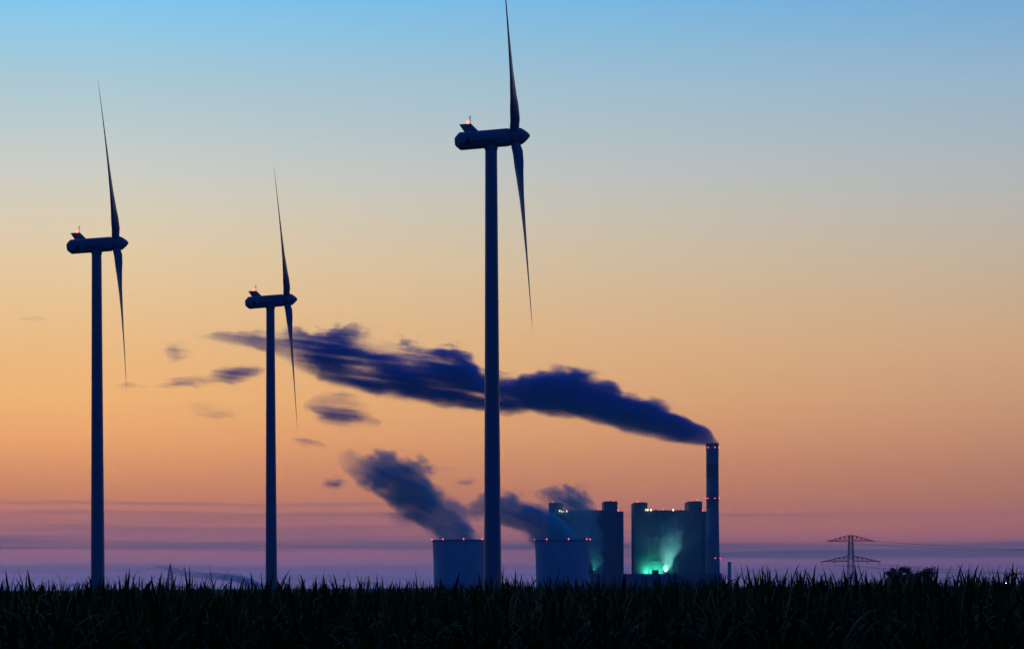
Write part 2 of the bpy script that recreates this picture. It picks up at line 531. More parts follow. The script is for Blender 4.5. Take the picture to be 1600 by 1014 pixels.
def make_cooling_tower(cx, D, lights, label):
    top = W(cx, 843, D)
    gz = ground_z(D)
    root = thing('cooling_tower', (top.x, D, gz), label, 'cooling tower', 'cooling towers of the power station')
    H = top.z - gz
    r_top = px2m(42.8, D); zt = H - 56.0; rt = r_top - 1.7
    def rad(z):
        c = 190.0 if z > zt else 92.0
        return rt * math.sqrt(1 + ((z - zt) / c) ** 2)
    k = r_top / rad(H)
    sh = MB()
    zs = [8 + (H - 8) * i / 24 for i in range(25)]
    prof = [(rad(z) * k, z) for z in zs] + [(rad(H) * k - 0.9, H), (rad(H) * k - 1.2, H - 6), (rad(zt) * k - 1.2, zt), (rad(8) * k - 1.2, 8), (rad(8) * k, 8)]
    sh.lathe(prof, 96)
    shell = sh.build('shell', M['concrete'], root, smooth=True, angle=40)
    rm = MB(); r = rad(H) * k
    rm.lathe([(r + 0.05, H - 2.4), (r + 0.9, H - 2.0), (r + 0.9, H - 0.7), (r + 0.05, H - 0.5)], 96)
    rm.build('rim_walkway', M['dark_concrete'], root, smooth=True, angle=40)
    co = MB()
    for i in range(36):
        a = 2 * math.pi * i / 36; b = 2 * math.pi * (i + 0.5) / 36
        p = rad(8) * k - 0.6; q = rad(0) * k
        top_ = (p * math.cos(b), p * math.sin(b), 8.2)
        for aa in (a, a + 2 * math.pi / 36):
            co.bar((q * math.cos(aa), q * math.sin(aa), -0.5), top_, 0.45, 6)
    co.build('column_ring', M['concrete'], root)
    for off in lights:
        s = max(-1, min(1, off / 42.8)); a = math.asin(s)
        lm = MB(); lm.ball(((r + 0.9) * math.sin(a), -(r + 0.9) * math.cos(a), H + 0.6), 0.66, 10, 6, 1.1)
        lm.bar(((r + 0.6) * math.sin(a), -(r + 0.6) * math.cos(a), H - 1.0), ((r + 0.9) * math.sin(a), -(r + 0.9) * math.cos(a), H + 0.2), 0.25, 6)
        lm.build('obstruction_lamp', M['red_lamp'], root, smooth=True)
    return root
make_cooling_tower(718.5, 3420, (-42.3, -25, 6.5, 34.5, 42.3), 'concrete cooling tower half hidden by the nearest turbine tower, steam pouring from its rim')
make_cooling_tower(878.3, 3400, (-42.5, -24, 9, 37, 42.5), 'concrete cooling tower with red rim lamps standing just before the steam-veiled boiler house')

def make_boiler_house(px0, D, label, right_cut):
    """px0: picture column of its edge; a tall clad block with two stair towers rising over the roof"""
    gz = ground_z(D)
    s = D / F
    org = W(px0, 915, D)
    root = thing('boiler_house', (org.x, D, gz), label, 'boiler house', 'boiler houses of the power station')
    Z = lambda py: W(px0, py, D).z - gz
    X = lambda px: (px - px0) * s
    dep = 82.0
    w = MB(); w.box(X(px0 + 21.3), X(px0 + 85), 2.0, dep - 2, 0, Z(798))
    wall = w.build('main_wall', M['cladding'], root)
    p = MB(); p.box(X(px0 + 21.6), X(px0 + 84.7), 1.3, 2.0 - 0.01, Z(798) - 1.4, Z(797)); p.build('parapet', M['roofing'], wall)
    t1 = MB(); t1.box(0, X(px0 + 21), -1.5, dep, 0, Z(785.8)); a = t1.build('stair_tower', M['tower_cladding'], root)
    c1 = MB(); c1.box(X(px0 - 0.2), X(px0 + 21.2), -1.8, dep + .3, Z(785.8) + 0.003, Z(784.9)); c1.box(X(px0 + 9), X(px0 + 15.5), 8, 22, Z(784.9) + 0.003, Z(784.0)); c1.build('roof_cap', M['roofing'], a)
    t2 = MB(); t2.box(X(px0 + 85.3), X(px0 + 106.5), -1.5, dep, 0, Z(784.2)); b = t2.build('stair_tower', M['tower_cladding'], root)
    c2 = MB(); c2.box(X(px0 + 85.1), X(px0 + 106.7), -1.8, dep + .3, Z(784.2) + 0.003, Z(783.4)); c2.box(X(px0 + 95), X(px0 + 102), 8, 22, Z(783.4) + 0.003, Z(782.3)); c2.build('roof_cap', M['roofing'], b)
    e = MB(); e.box(X(px0 + 106.9), X(px0 + 116), 0.5, dep - 1, 0, Z(799)); en = e.build('annex', M['cladding'], root)
    # vertical ribs, pipe bridges and louvres on the main wall
    rb = MB()
    for i in range(1, 8):
        x = X(px0 + 21.3 + 63.7 * i / 8)
        rb.box(x - 0.45, x + 0.45, 1.0, 1.995, 0, Z(799))
    rb.build('rib', M['cladding'], wall)
    for z0, z1 in ((0.30, 0.33), (0.52, 0.545), (0.74, 0.765)):
        lv = MB(); lv.box(X(px0 + 26), X(px0 + 80), 0.6, 0.99, Z(798) * z0, Z(798) * z1); lv.build('louvre_band', M['tower_cladding'], wall)
    # roof clutter
    for i, (q, hh, ww) in enumerate(((34, 2.2, 3.0), (46, 1.4, 5.0), (61, 2.6, 2.0), (72, 1.6, 4.0))):
        v = MB(); v.box(X(px0 + q), X(px0 + q) + ww, 20, 26, Z(798) + 0.003, Z(798) + hh)
        v.lathe([(0.5, Z(798) + hh), (0.5, Z(798) + hh + 1.2)], 10, cap1=True, ctr=(X(px0 + q) + ww / 2, 23)); v.build('roof_vent', M['steel'], wall)
    return root, X, Z

def lamp_part(root, x, y, z, r, m, post=True, name='roof_lamp'):
    lm = MB(); lm.ball((x, y, z), r, 10, 6)
    if post: lm.bar((x, y, z - r - 1.4), (x, y, z), 0.18, 6)
    return lm.build(name, m, root, smooth=True)

br, X, Z = make_boiler_house(991.0, 3600, 'tall dark boiler house beside the chimney, green light glowing low on its wall', True)
for q, yy, r in ((18.6, 795.9, .9), (21.6, 796.4, 1.1), (26.5, 796.2, 1.5), (61.5, 796.2, 1.4)):
    lamp_part(br, X(991 + q), -2.6 if q < 22 else 0.6, Z(yy), r * 0.72, M['roof_lamp'])
for q, yy in ((5.5, 783.0), (99.5, 780.8), (46, 795.2), (107.5, 796.8)):
    lamp_part(br, X(991 + q), 4.0, Z(yy), 0.62, M['red_lamp'], True, 'obstruction_lamp')
bl, X, Z = make_boiler_house(858.7, 3700, 'tall boiler house half veiled in steam behind a cooling tower', False)
for q, yy, r in ((16.0, 797.8, 1.35), (19.0, 798.4, 1.1), (22.0, 798.6, .9), (27.2, 798.2, 1.6)):
    lamp_part(bl, X(858.7 + q), -3.2 if q < 22 else 0.4, Z(yy), r * 0.72, M['roof_lamp'])
for q, yy in ((5.0, 784.3), (99.5, 782.6), (76, 794.8), (107.5, 797.0)):
    lamp_part(bl, X(858.7 + q), 4.0, Z(yy), 0.62, M['red_lamp'], True, 'obstruction_lamp')

# chimney
D = 3560; gz = ground_z(D); tp = W(1113.0, 692.5, D)
ch = thing('chimney', (tp.x, D, gz), 'tall banded power station chimney with red lamps, trailing dark smoke', 'chimney')
H = tp.z - gz
r1 = px2m(9.75, D)
def ch_r(z): return r1 + px2m(2.6, D) * max(0.0, (H * 0.62 - z) / (H * 0.62)) ** 1.3 * 1.15
sh = MB(); sh.lathe([(ch_r(H * i / 40), H * i / 40) for i in range(41)] + [(r1 - 0.7, H), (r1 - 0.7, H - 12)], 64, cap0=True, cap1=True)
shaft = sh.build('shaft', M['chimney'], ch, smooth=True, angle=40)
rg = MB(); rg.lathe([(r1 + .02, H - 3.0), (r1 + 0.35, H - 2.8), (r1 + 0.35, H - 0.3), (r1 + .02, H - 0.1)], 64); rg.build('top_ring', M['dark_concrete'], ch, smooth=True, angle=40)
for py in (700.5, 779.5, 873.0):
    z = W(1113, py, D).z - gz
    pl = MB(); rr = ch_r(z); pl.lathe([(rr + .03, z - .5), (rr + 1.0, z - .4), (rr + 1.0, z - .1), (rr + .03, z)], 64)
    pl.build('lamp_platform', M['dark_steel'], ch, smooth=True, angle=40)
    for s in {700.5: (-0.67, 0.32, 0.995), 779.5: (-0.98, -0.72, 0.28, 0.985), 873.0: (0.28, 0.985)}[py]:
        a = math.asin(s)
        lamp_part(ch, (rr + 1.0) * math.sin(a), -(rr + 1.0) * math.cos(a), z + 1.0, 0.6, M['red_lamp'], False, 'obstruction_lamp')

# low halls in front of the boilers
def hall(px0, px1, pyt, D, dep, label, extra=()):
    gz = ground_z(D); o = W(px0, 915, D)
    root = thing('turbine_hall', (o.x, D, gz), label, 'hall')
    w = px2m(px1 - px0, D); hh = W(px0, pyt, D).z - gz
    b = MB(); b.box(0, w, 0, dep, 0, hh - 0.8); b.build('wall', M['cladding'], root)
    r = MB(); r.box(-0.4, w + 0.4, -0.4, dep + 0.4, hh - 0.797, hh); rf = r.build('roof', M['roofing'], root)
    for qx, qw, qh in extra:
        v = MB(); v.box(px2m(qx, D), px2m(qx + qw, D), 4, 12, hh + 0.003, hh + px2m(qh, D)); v.build('roof_vent', M['tower_cladding'], rf)
    wn = MB(); wn.box(3, w - 3, -0.06, -0.01, hh * 0.55, hh * 0.70); wn.build('window_band', M['roofing'], root)
    return root
hall(973.5, 1128.5, 896.2, 3480, 60, 'long low hall at the foot of the boiler house and chimney', ((46, 10, 6.0), (67, 7, 1.8), (20, 3, 1.5)))
hall(921.5, 973.2, 897.5, 3500, 50, 'low flat-roofed hall between cooling tower and boiler house', ((8, 6, 1.5), (30, 8, 2.0)))
st = thing('small_stack', (W(1139.8, 915, 3500).x, 3500, ground_z(3500)), 'short thin stack standing alone beside the tall chimney', 'stack')
hs = W(1139.8, 877.5, 3500).z - ground_z(3500)
b = MB(); b.lathe([(2.6, 0), (2.3, hs - 3), (2.3, hs), (1.9, hs), (1.9, hs - 4)], 28, cap0=True); b.build('shaft', M['concrete'], st, smooth=True, angle=40)
b = MB(); b.lathe([(2.32, hs - 2.2), (2.7, hs - 2.1), (2.7, hs - 1.2), (2.32, hs - 1.1)], 28); b.build('top_ring', M['dark_steel'], st, smooth=True, angle=40)

# green floodlights on the boiler side of the low hall's roof
def floodlight(px, py, D, power, col, label, aim=(0, 1, 0.35), spot=150):
    p = W(px, py, D)
    root = thing('floodlight', p, label, 'floodlight', 'green floodlights at the boiler house foot')
    h_ = MB(); h_.box(-0.7, 0.7, -0.9, -0.2, -0.5, 0.5); h_.bar((0, -0.5, -2.2), (0, -0.5, -0.5), 0.15, 6); h_.build('housing', M['dark_steel'], root)
    l_ = MB(); l_.box(-0.6, 0.6, -0.19, -0.10, -0.42, 0.42); l_.build('lens', M['green_lamp'], root)
    ld = bpy.data.lights.new('floodlight_beam', 'SPOT'); ld.energy = power; ld.color = col
    ld.spot_size = R(spot); ld.spot_blend = 0.7; ld.shadow_soft_size = 0.5
    lo = bpy.data.objects.new('beam', ld); C.objects.link(lo); lo.parent = root
    lo.location = (0, 0.1, 0)
    lo.rotation_euler = Vector(aim).to_track_quat('-Z', 'Y').to_euler()
    return root
GREEN = (0.06, 1.0, 0.46)
floodlight(1013, 893.5, 3590, 34000, GREEN, 'green floodlight at the foot of the boiler house, by the stair tower')
floodlight(1029, 893.0, 3588, 44000, GREEN, 'green floodlight at the foot of the boiler house, mid wall')
floodlight(1040, 893.5, 3561, 80000, (0.35, 1.0, 0.78), 'green floodlight at the foot of the boiler house, under the glowing steam', (0.02, 0.22, 1.0), 110)
floodlight(1053, 893.5, 3556, 80000, (0.30, 1.0, 0.86), 'green floodlight in front of the glowing steam, nearest to the chimney', (-0.07, 0.16, 1.0), 70)
floodlight(927, 893, 3634, 9000, (0.2, 0.95, 0.66), 'green floodlight low between cooling tower and steam-veiled boiler house', (0.0, 0.3, 1.0), 110)

# ------------------------------------------------------------------ smoke and steam: volumes of their own, drifting with the wind
def plume(name, label, D, pts, dens, col=(0.35, 0.45, 0.75), size=26.0, stretch=3.0, rag0=0.35, rag1=0.75, hole=0.0, seed=0.0, soft=0.30,
          group=None, step=7.0, skin=True, cat='smoke', depth=1.0, wind=8.0, streak=0.9, low=0.45, holes=(), smod=(0.0, 0.7)):

    """pts: (px, py, half height in px, relative density) along the axis, source first"""
    P = [W(p[0], p[1], D) for p in pts]
    rad = [px2m(p[2], D) for p in pts]
    den = [p[3] for p in pts]
    o, e = P[0], P[-1]
    ang = math.atan2(e.z - o.z, e.x - o.x)
    ca, sa = math.cos(ang), math.sin(ang)
    drift = R(180 - wind) - ang
    up = 1.0 if ca > 0 else -1.0
    lx = [(p.x - o.x) * ca + (p.z - o.z) * sa for p in P]
    lz = [-(p.x - o.x) * sa + (p.z - o.z) * ca for p in P]
    ext0, ext1 = lx[0] , lx[-1]
    L = ext1 - ext0
    us = np.linspace(0, 1, 64)
    xi = ext0 + us * L
    zc = np.interp(xi, lx, lz); ri = np.interp(xi, lx, rad)
    ker = np.array([1, 2, 3, 2, 1]) / 9.0
    sm = lambda a: np.concatenate([a[:2], np.convolve(a, ker, 'valid'), a[-2:]])
    zc, ri = sm(zc), sm(ri)
    z0, z1 = zc.min() - 1, zc.max() + 1
    rm = ri.max()
    # hull
    mb = MB(); n = 28
    for x, z, r in zip(xi, zc, ri):
        for k in range(n):
            t = 2 * math.pi * k / n
            mb.v.append((x, r * depth * 1.02 * math.cos(t), z + r * 1.02 * math.sin(t)))
    for i in range(63):
        for k in range(n):
            a, b = i * n + k, i * n + (k + 1) % n
            mb.f.append((a, b, b + n, a + n))
    mb.f.append(tuple(range(n))[::-1]); mb.f.append(tuple(range(63 * n, 64 * n)))
    m = bpy.data.materials.new(name); m.use_nodes = True
    m.node_tree.nodes.clear()
    t = NT(m.node_tree)
    tcn = t.n('ShaderNodeTexCoord')
    x, y, z = t.xyz(tcn.outputs['Object'])
    u = t.m('DIVIDE', t.m('SUBTRACT', x, ext0), L, clamp=True)
    sel = list(range(0, 64, 3)) + [63]
    zcn = t.m('ADD', t.m('MULTIPLY', t.curve(u, [(us[i], (zc[i] - z0) / (z1 - z0)) for i in sel]), z1 - z0), z0)
    rr = t.m('MULTIPLY', t.curve(u, [(us[i], ri[i] / rm) for i in sel]), rm)
    dd = t.curve(u, [(max(0.0, min(1.0, (a - ext0) / L)), b) for a, b in zip(lx, den)])
    zz = t.m('SUBTRACT', z, zcn)
    rho = t.m('DIVIDE', t.m('SQRT', t.m('ADD', t.m('MULTIPLY', zz, zz), t.m('POWER', t.m('DIVIDE', y, depth), 2.0))), rr)
    # streaks run along the wind: level, i.e. turned back from the plume's own axis
    wx = t.m('ADD', t.m('MULTIPLY', x, math.cos(drift)), t.m('MULTIPLY', z, math.sin(drift)))
    wz = t.m('SUBTRACT', t.m('MULTIPLY', z, math.cos(drift)), t.m('MULTIPLY', x, math.sin(drift)))
    nv = t.vec(t.m('ADD', t.m('MULTIPLY', wx, 1.0 / (size * stretch)), seed), t.m('MULTIPLY', y, 1.0 / size), t.m('MULTIPLY', wz, 1.0 / size))
    n1 = t.noise(nv, 1.0, 4.0, 0.55, 0.25)
    rag = t.m('ADD', t.m('MULTIPLY', u, rag1 - rag0), rag0)
    n2 = t.noise(t.vec(t.m('ADD', t.m('MULTIPLY', wx, 0.25 / (size * stretch)), seed + 4.0), t.m('MULTIPLY', y, 1.2 / size), t.m('MULTIPLY', wz, 3.1 / size)), 1.0, 2.5, 0.5)
    er = t.m('MULTIPLY', t.m('ADD', t.rng(n1, 0.30, 0.70), t.m('MULTIPLY', t.m('SUBTRACT', n2, 0.5), t.m('ADD', t.m('MULTIPLY', u, streak), 0.25))), rag)
    er = t.m('MULTIPLY', er, t.rng(t.m('MULTIPLY', t.m('DIVIDE', zz, rr), up), -0.9, 0.5, low, 1.0))
    shape = t.m('SUBTRACT', t.m('SUBTRACT', 1.0, rho), er)
    d = t.m('MULTIPLY', t.rng(shape, 0.0, soft, smooth=True), dd)
    if hole:
        hn = t.noise(t.vec(t.m('ADD', t.m('MULTIPLY', wx, 0.5 / (size * stretch)), seed + 9.0), t.m('MULTIPLY', y, 0.25 / size), t.m('MULTIPLY', wz, 1.1 / size)), 1.0, 3.0, 0.5)
        d = t.m('MULTIPLY', d, t.m('SUBTRACT', 1.0, t.m('MULTIPLY', t.rng(hn, 0.46, 0.60, smooth=True), t.m('MULTIPLY', t.rng(u, 0.25, 0.7), hole))))
    sm_ = t.m('ADD', t.m('MULTIPLY', u, smod[1]), smod[0], clamp=True)
    d = t.m('MULTIPLY', d, t.m('SUBTRACT', 1.0, t.m('MULTIPLY', t.rng(n2, 0.64, 0.38, smooth=True), sm_)))
    for hx, hy, hrx, hry, amt in holes:
        p = W(hx, hy, D)
        qx, qz = (p.x - o.x) * ca + (p.z - o.z) * sa, -(p.x - o.x) * sa + (p.z - o.z) * ca
        ex = t.m('DIVIDE', t.m('SUBTRACT', x, qx), px2m(hrx, D)); ez = t.m('DIVIDE', t.m('SUBTRACT', z, qz), px2m(hry, D))
        e2 = t.m('SQRT', t.m('ADD', t.m('MULTIPLY', ex, ex), t.m('MULTIPLY', ez, ez)))
        e2 = t.m('ADD', e2, t.m('ADD', t.m('MULTIPLY', t.m('SUBTRACT', n2, 0.5), 3.2), t.m('MULTIPLY', t.m('SUBTRACT', n1, 0.5), 2.0)))
        d = t.m('MULTIPLY', d, t.rng(e2, 0.1, 1.75, 1.0 - amt, 1.0, smooth=True))
    v = t.n('ShaderNodeVolumePrincipled')
    v.inputs['Color'].default_value = (*col, 1)
    v.inputs['Anisotropy'].default_value = 0.0
    t.link(t.m('MULTIPLY', d, dens), v.inputs['Density'])
    out = t.n('ShaderNodeOutputMaterial'); t.link(v.outputs[0], out.inputs['Volume'])
    if skin:
        a = t.n('ShaderNodeBsdfTransparent'); b = t.n('ShaderNodeBsdfDiffuse'); b.inputs['Color'].default_value = (*col, 1)
        mx = t.n('ShaderNodeMixShader'); mx.inputs[0].default_value = 0.004
        t.link(a.outputs[0], mx.inputs[1]); t.link(b.outputs[0], mx.inputs[2]); t.link(mx.outputs[0], out.inputs['Surface'])
    ob = mb.build(name, m)
    ob.location = o; ob.rotation_euler = (0, -ang, 0)
    dg_ = math.dist(*[np.array(q) for q in (np.min(mb.v, axis=0), np.max(mb.v, axis=0))])
    m.cycles.volume_step_rate = step / (dg_ / 10.0)
    m.cycles.volume_sampling = 'DISTANCE'
    tag(ob, label, cat, group)
    return ob

SMOKE = (0.01, 0.54, 0.99)
STEAM = (0.14, 0.95, 1.0)
EDGES = [(1123, 688, 701, 1), (1118, 676, 702, 1), (1110, 666, 701, 1), (1100, 657, 700, 1), (1080, 645, 698, 1), (1050, 632, 695, 1), (1010, 610, 688, 1), (960, 588, 675, 1),
         (910, 568, 662, 1), (880, 558, 658, 1), (850, 556, 656, 1), (820, 566, 655, 1), (795, 578, 653, 1), (765, 572, 651, 1), (740, 548, 650, 1), (710, 524, 646, 1),
         (680, 518, 641, 1), (650, 522, 638, 1), (610, 516, 632, 1), (575, 506, 626, 1), (550, 496, 621, 1), (528, 490, 615, 1), (500, 492, 598, .9), (470, 496, 580, .75),
         (440, 500, 564, .6), (410, 502, 554, .55), (380, 504, 547, .5), (350, 507, 541, .45), (320, 512, 534, .25), (300, 516, 529, .08)]
plume('smoke_plume', 'long dark plume of smoke trailing from the top of the tall chimney', 3560,
      [(x, (a + b) / 2, (b - a) / 2, d) for x, a, b, d in EDGES],
      0.17, SMOKE, 23.0, 1.75, 0.52, 0.88, seed=3.3, wind=7, low=0.25, streak=1.4, soft=0.28, smod=(-0.2, 1.1),
      holes=((562, 574, 46, 14, .86), (642, 566, 40, 17, .72), (590, 543, 36, 12, .86), (690, 564, 26, 5, .7), (748, 617, 34, 7, .9), (455, 548, 26, 12, .6), (690, 600, 30, 7, .5),
             (795, 620, 22, 4, .6), (410, 522, 40, 5, .5)))
plume('steam_plume', 'steam plume leaning away from the cooling tower behind the nearest turbine', 3420,
      [(742, 874, 28, .9), (724, 850, 42, 1), (710, 829, 48, .8), (692, 808, 50, .8), (668, 786, 58, .95), (645, 763, 66, 1), (622, 747, 64, 1), (598, 738, 58, 1), (576, 731, 49, .85), (558, 723, 39, .5), (541, 713, 24, .3), (528, 706, 10, .1)],
      0.125, STEAM, 24.0, 1.5, 0.52, 0.80, seed=1.2, wind=24, low=0.7, depth=0.75, smod=(0.2, 0.25), soft=0.36, cat='steam')
plume('steam_plume', 'steam plume drifting from the cooling tower in front of the boiler houses', 3400,
      [(906, 874, 26, 1), (886, 852, 41, 1), (864, 832, 44, 1), (840, 816, 42, 1), (815, 802, 40, 1), (790, 792, 37, .95), (765, 788, 34, .85), (742, 789, 29, .65), (725, 793, 16, .35), (706, 796, 8, .1)],
      0.13, STEAM, 22.0, 1.5, 0.42, 0.75, seed=5.7, wind=22, low=0.6, depth=0.85, smod=(0.1, 0.4), cat='steam')
plume('steam_cloud', 'grey steam rising before the boiler house behind the cooling tower', 3640,
      [(938, 904, 14, .5), (934, 877, 20, .55), (928, 849, 28, .6), (920, 823, 36, .7), (909, 801, 41, .85), (894, 783, 45, .9), (875, 770, 40, .75), (854, 766, 29, .5), (834, 767, 11, .15)],
      0.12, (0.58, 0.97, 1.0), 14.0, 1.4, 0.50, 0.85, seed=6.1, cat='steam', skin=False, wind=38, low=0.9, smod=(0.35, 0.2), soft=0.36)
plume('steam_cloud', 'pale steam lit green, rising at the wall of the boiler house by the chimney', 3566,
      [(1041, 897, 9, .5), (1042, 884, 12, .6), (1043, 872, 18, .7), (1046, 858, 25, .9), (1048, 842, 31, 1), (1050, 826, 29, .7), (1052, 806, 18, .3)],
      0.075, (0.80, 0.92, 0.92), 9.0, 1.5, 0.40, 0.90, seed=7.4, cat='steam', skin=False, step=3.0, wind=95, low=1.0, smod=(0.3, 0.3))
WG = 'wisps of smoke drifting off the plumes'
def wisp(label, D, x0, x1, y0, y1, r, dens, seed, st=3.0, rag=0.5):
    n = 6
    pts = []
    for i in range(n + 1):
        f = i / n
        pts.append((x1 + (x0 - x1) * f, y1 + (y0 - y1) * f, max(1.2, 1.45 * r * math.sin(math.pi * (0.06 + 0.88 * f)) ** 0.8), (0.35 + 0.65 * math.sin(math.pi * f))))
    plume('smoke_wisp', label, D, pts, dens * 3.6, SMOKE, max(5.0, px2m(r, D) * 0.85), st * 0.85, 0.74, 0.74, seed=seed, soft=0.55, group=WG, skin=False, low=1.0, smod=(0.75, 0.0), wind=6)
wisp('torn smoke wisp under the long plume, beside the smallest turbine tower', 3540, 474, 596, 632, 662, 33, 0.026, 1.1)
wisp('small streak of smoke below the torn wisp, crossing the blade of the smallest turbine', 3540, 452, 512, 685, 698, 11, 0.022, 2.2)
wisp('little dark puff beside the steam of the half hidden cooling tower', 3450, 500, 545, 758, 752, 13, 0.045, 3.3)
wisp('dark streak of smoke just before the smallest turbine tower', 3560, 322, 414, 588, 578, 22, 0.026, 4.4)
wisp('flat streak of smoke between the two smaller turbines', 3560, 240, 352, 602, 592, 11, 0.030, 5.5, 5.0)
wisp('faint blot of smoke high between the two smaller turbines', 3560, 250, 300, 545, 552, 20, 0.012, 6.6, 2.0)
wisp('thin streak of smoke touching the blade tip of the mid-sized turbine', 3560, 178, 232, 602, 604, 7, 0.024, 7.7, 5.0)
wisp('broad faint smear of smoke low between the two smaller turbines', 3560, 285, 372, 632, 652, 16, 0.010, 8.8)
wisp('small grey puff beside the nearest turbine tower above the steam', 3450, 704, 748, 756, 750, 10, 0.026, 9.9)
wisp('faint tiny streak above the small puff by the nearest turbine tower', 3450, 682, 715, 733, 732, 5, 0.020, 10.4)
wisp('small faint smear at the outer side of the mid-sized turbine', 3560, 28, 80, 498, 499, 6, 0.016, 12.1, 5.0)
wisp('torn scrap of steam beneath the leaning steam plume', 3430, 592, 668, 800, 812, 18, 0.014, 13.2)
plume('steam_streak', 'blue streak of far steam low over the maize, behind the slim pylon', 6200,
      [(412, 916, 5, .9), (390, 908, 8, .9), (360, 901, 10, .8), (330, 898, 10, .6), (300, 896, 8, .45), (275, 891, 9, .4), (250, 885, 8, .25), (232, 880, 5, .1)],
      0.12, (0.10, 0.75, 1.0), 28.0, 3.0, 0.3, 0.7, seed=4.1, smod=(0.2, 0.2), cat='steam', skin=False, step=14.0)

# ------------------------------------------------------------------ pylons and cables
def lattice_body(mb, levels, r):
    """levels: (half width, z); four legs with X bracing"""
    for (w0, z0), (w1, z1) in zip(levels[:-1], levels[1:]):
        c0 = [(sx * w0, sy * w0, z0) for sx, sy in ((-1, -1), (1, -1), (1, 1), (-1, 1))]
        c1 = [(sx * w1, sy * w1, z1) for sx, sy in ((-1, -1), (1, -1), (1, 1), (-1, 1))]
        for k in range(4):
            j = (k + 1) % 4
            mb.bar(c0[k], c1[k], r)
            mb.bar(c0[k], c1[j], r * 0.55); mb.bar(c0[j], c1[k], r * 0.55)
            mb.bar(c1[k], c1[j], r * 0.55)

def cross_arm(w, z_tip, z_root, half, n, r):
    mb = MB()
    for s in (-1, 1):
        tip = Vector((s * w, 0, z_tip))
        for sy in (-1, 1):
            a = Vector((s * half, sy * half, z_tip)); b = Vector((s * half * 0.9, sy * half, z_root))
            mb.bar(a, tip, r); mb.bar(b, tip, r)
            prev = b
            for i in range(1, n):
                f = i / n
                lo_, up = a.lerp(tip, f), b.lerp(tip, f)
                q = a.lerp(tip, f - 0.5 / n)
                mb.bar(prev, a.lerp(tip, (i - 0.5) / n), r * 0.55); mb.bar(a.lerp(tip, (i - 0.5) / n), up, r * 0.55)
                mb.bar(lo_, up, r * 0.55)
                prev = up
        for i in range(0, n):
            f = i / n
            mb.bar(Vector((s * half, -half, z_tip)).lerp(tip, f), Vector((s * half, half, z_tip)).lerp(tip, f), r * 0.5)
    return mb

def make_pylon(px, D, k, label, rz):
    """k scales the members for the distance; picture rows as on the nearest one"""
    gz = ground_z(D)
    root = thing('lattice_pylon', (W(px, 880, D).x, D, gz), label, 'pylon', None, rz)
    s = 1700 / F
    hz = lambda py: W(1329, py, 1700).z - ground_z(1700)
    b = MB()
    z_top = hz(836)
    lv = [(3.9, 0), (3.3, 8), (2.75, 15), (2.35, 20.5), (2.05, 25), (1.85, 29), (1.7, hz(877)), (1.62, hz(868)), (1.5, hz(860)), (1.38, hz(852)), (1.25, hz(845)), (1.05, z_top)]
    lattice_body(b, lv, 0.20 * k)
    b.build('lattice_mast', M['steel'], root)
    cross_arm(px2m(38.5, 1700), hz(845), z_top, 1.25, 5, 0.18 * k).build('cross_arm', M['steel'], root)
    cross_arm(px2m(47, 1700), hz(877), hz(868), 1.65, 6, 0.19 * k).build('cross_arm', M['steel'], root)
    att = [(-px2m(38.5, 1700), hz(845)), (px2m(38.5, 1700), hz(845))]
    for x in (-px2m(46.5, 1700), -px2m(26, 1700), px2m(26, 1700), px2m(46.5, 1700)):
        ins = MB(); z = hz(877)
        for dx in (-0.35, 0.35):
            ins.bar((x + dx * 2, 0, z), (x, 0, z - 1.7), 0.12 * k, 6)
        for i in range(5):
            ins.lathe([(0.05, z - 1.6 + i * 0.28), (0.30, z - 1.56 + i * 0.28), (0.05, z - 1.48 + i * 0.28)], 8, ctr=(x, 0))
        ins.build('insulator', M['dark_steel'], root)
        att.append((x, z - 1.7))
    mw = Matrix.Translation(root.location) @ Matrix.Rotation(rz, 4, 'Z')
    return root, [mw @ Vector((x, 0, z)) for x, z in att]

def cable(a, b, sag, label, group, r=0.075):
    mb = MB(); n = 28; ring = 5
    d = (b - a); u = Vector((d.x, d.y, 0)).normalized(); w = Vector((-u.y, u.x, 0))
    for i in range(n + 1):
        f = i / n
        p = a.lerp(b, f); p.z -= 4 * sag * f * (1 - f)
        for k in range(ring):
            t = 2 * math.pi * k / ring
            mb.v.append(tuple(p + w * (r * math.cos(t)) + Vector((0, 0, r * math.sin(t)))))
    for i in range(n):
        for k in range(ring):
            q, s_ = i * ring + k, i * ring + (k + 1) % ring
            mb.f.append((q, s_, s_ + ring, q + ring))
    return tag(mb.build('cable', M['cable'], smooth=True), label, 'cable', group)

pA, attA = make_pylon(1329.5, 1700, 1.0, 'big lattice pylon with two wide cross arms rising over the maize', R(8))
pB, attB = make_pylon(1311.5, 3500, 1.0, 'faint far lattice pylon just beside the big pylon, arms barely above the maize', R(4))
for k, (a, b) in enumerate(zip(attA, attB)):
    cable(a, b, 26, 'thin cable strung from the big pylon back to the faint far one', 'cables between the big pylon and the faint one', 0.028)
for k, a in enumerate(attA):
    off = a - pA.location
    e = Vector((525 + off.x * 0.75, 1520 - off.x * 0.6, ground_z(1520) + off.z + 1))
    cable(a, e, 9, 'thin cable sagging from the big pylon out of the picture past the dark trees', 'cables running out of the picture from the big pylon')

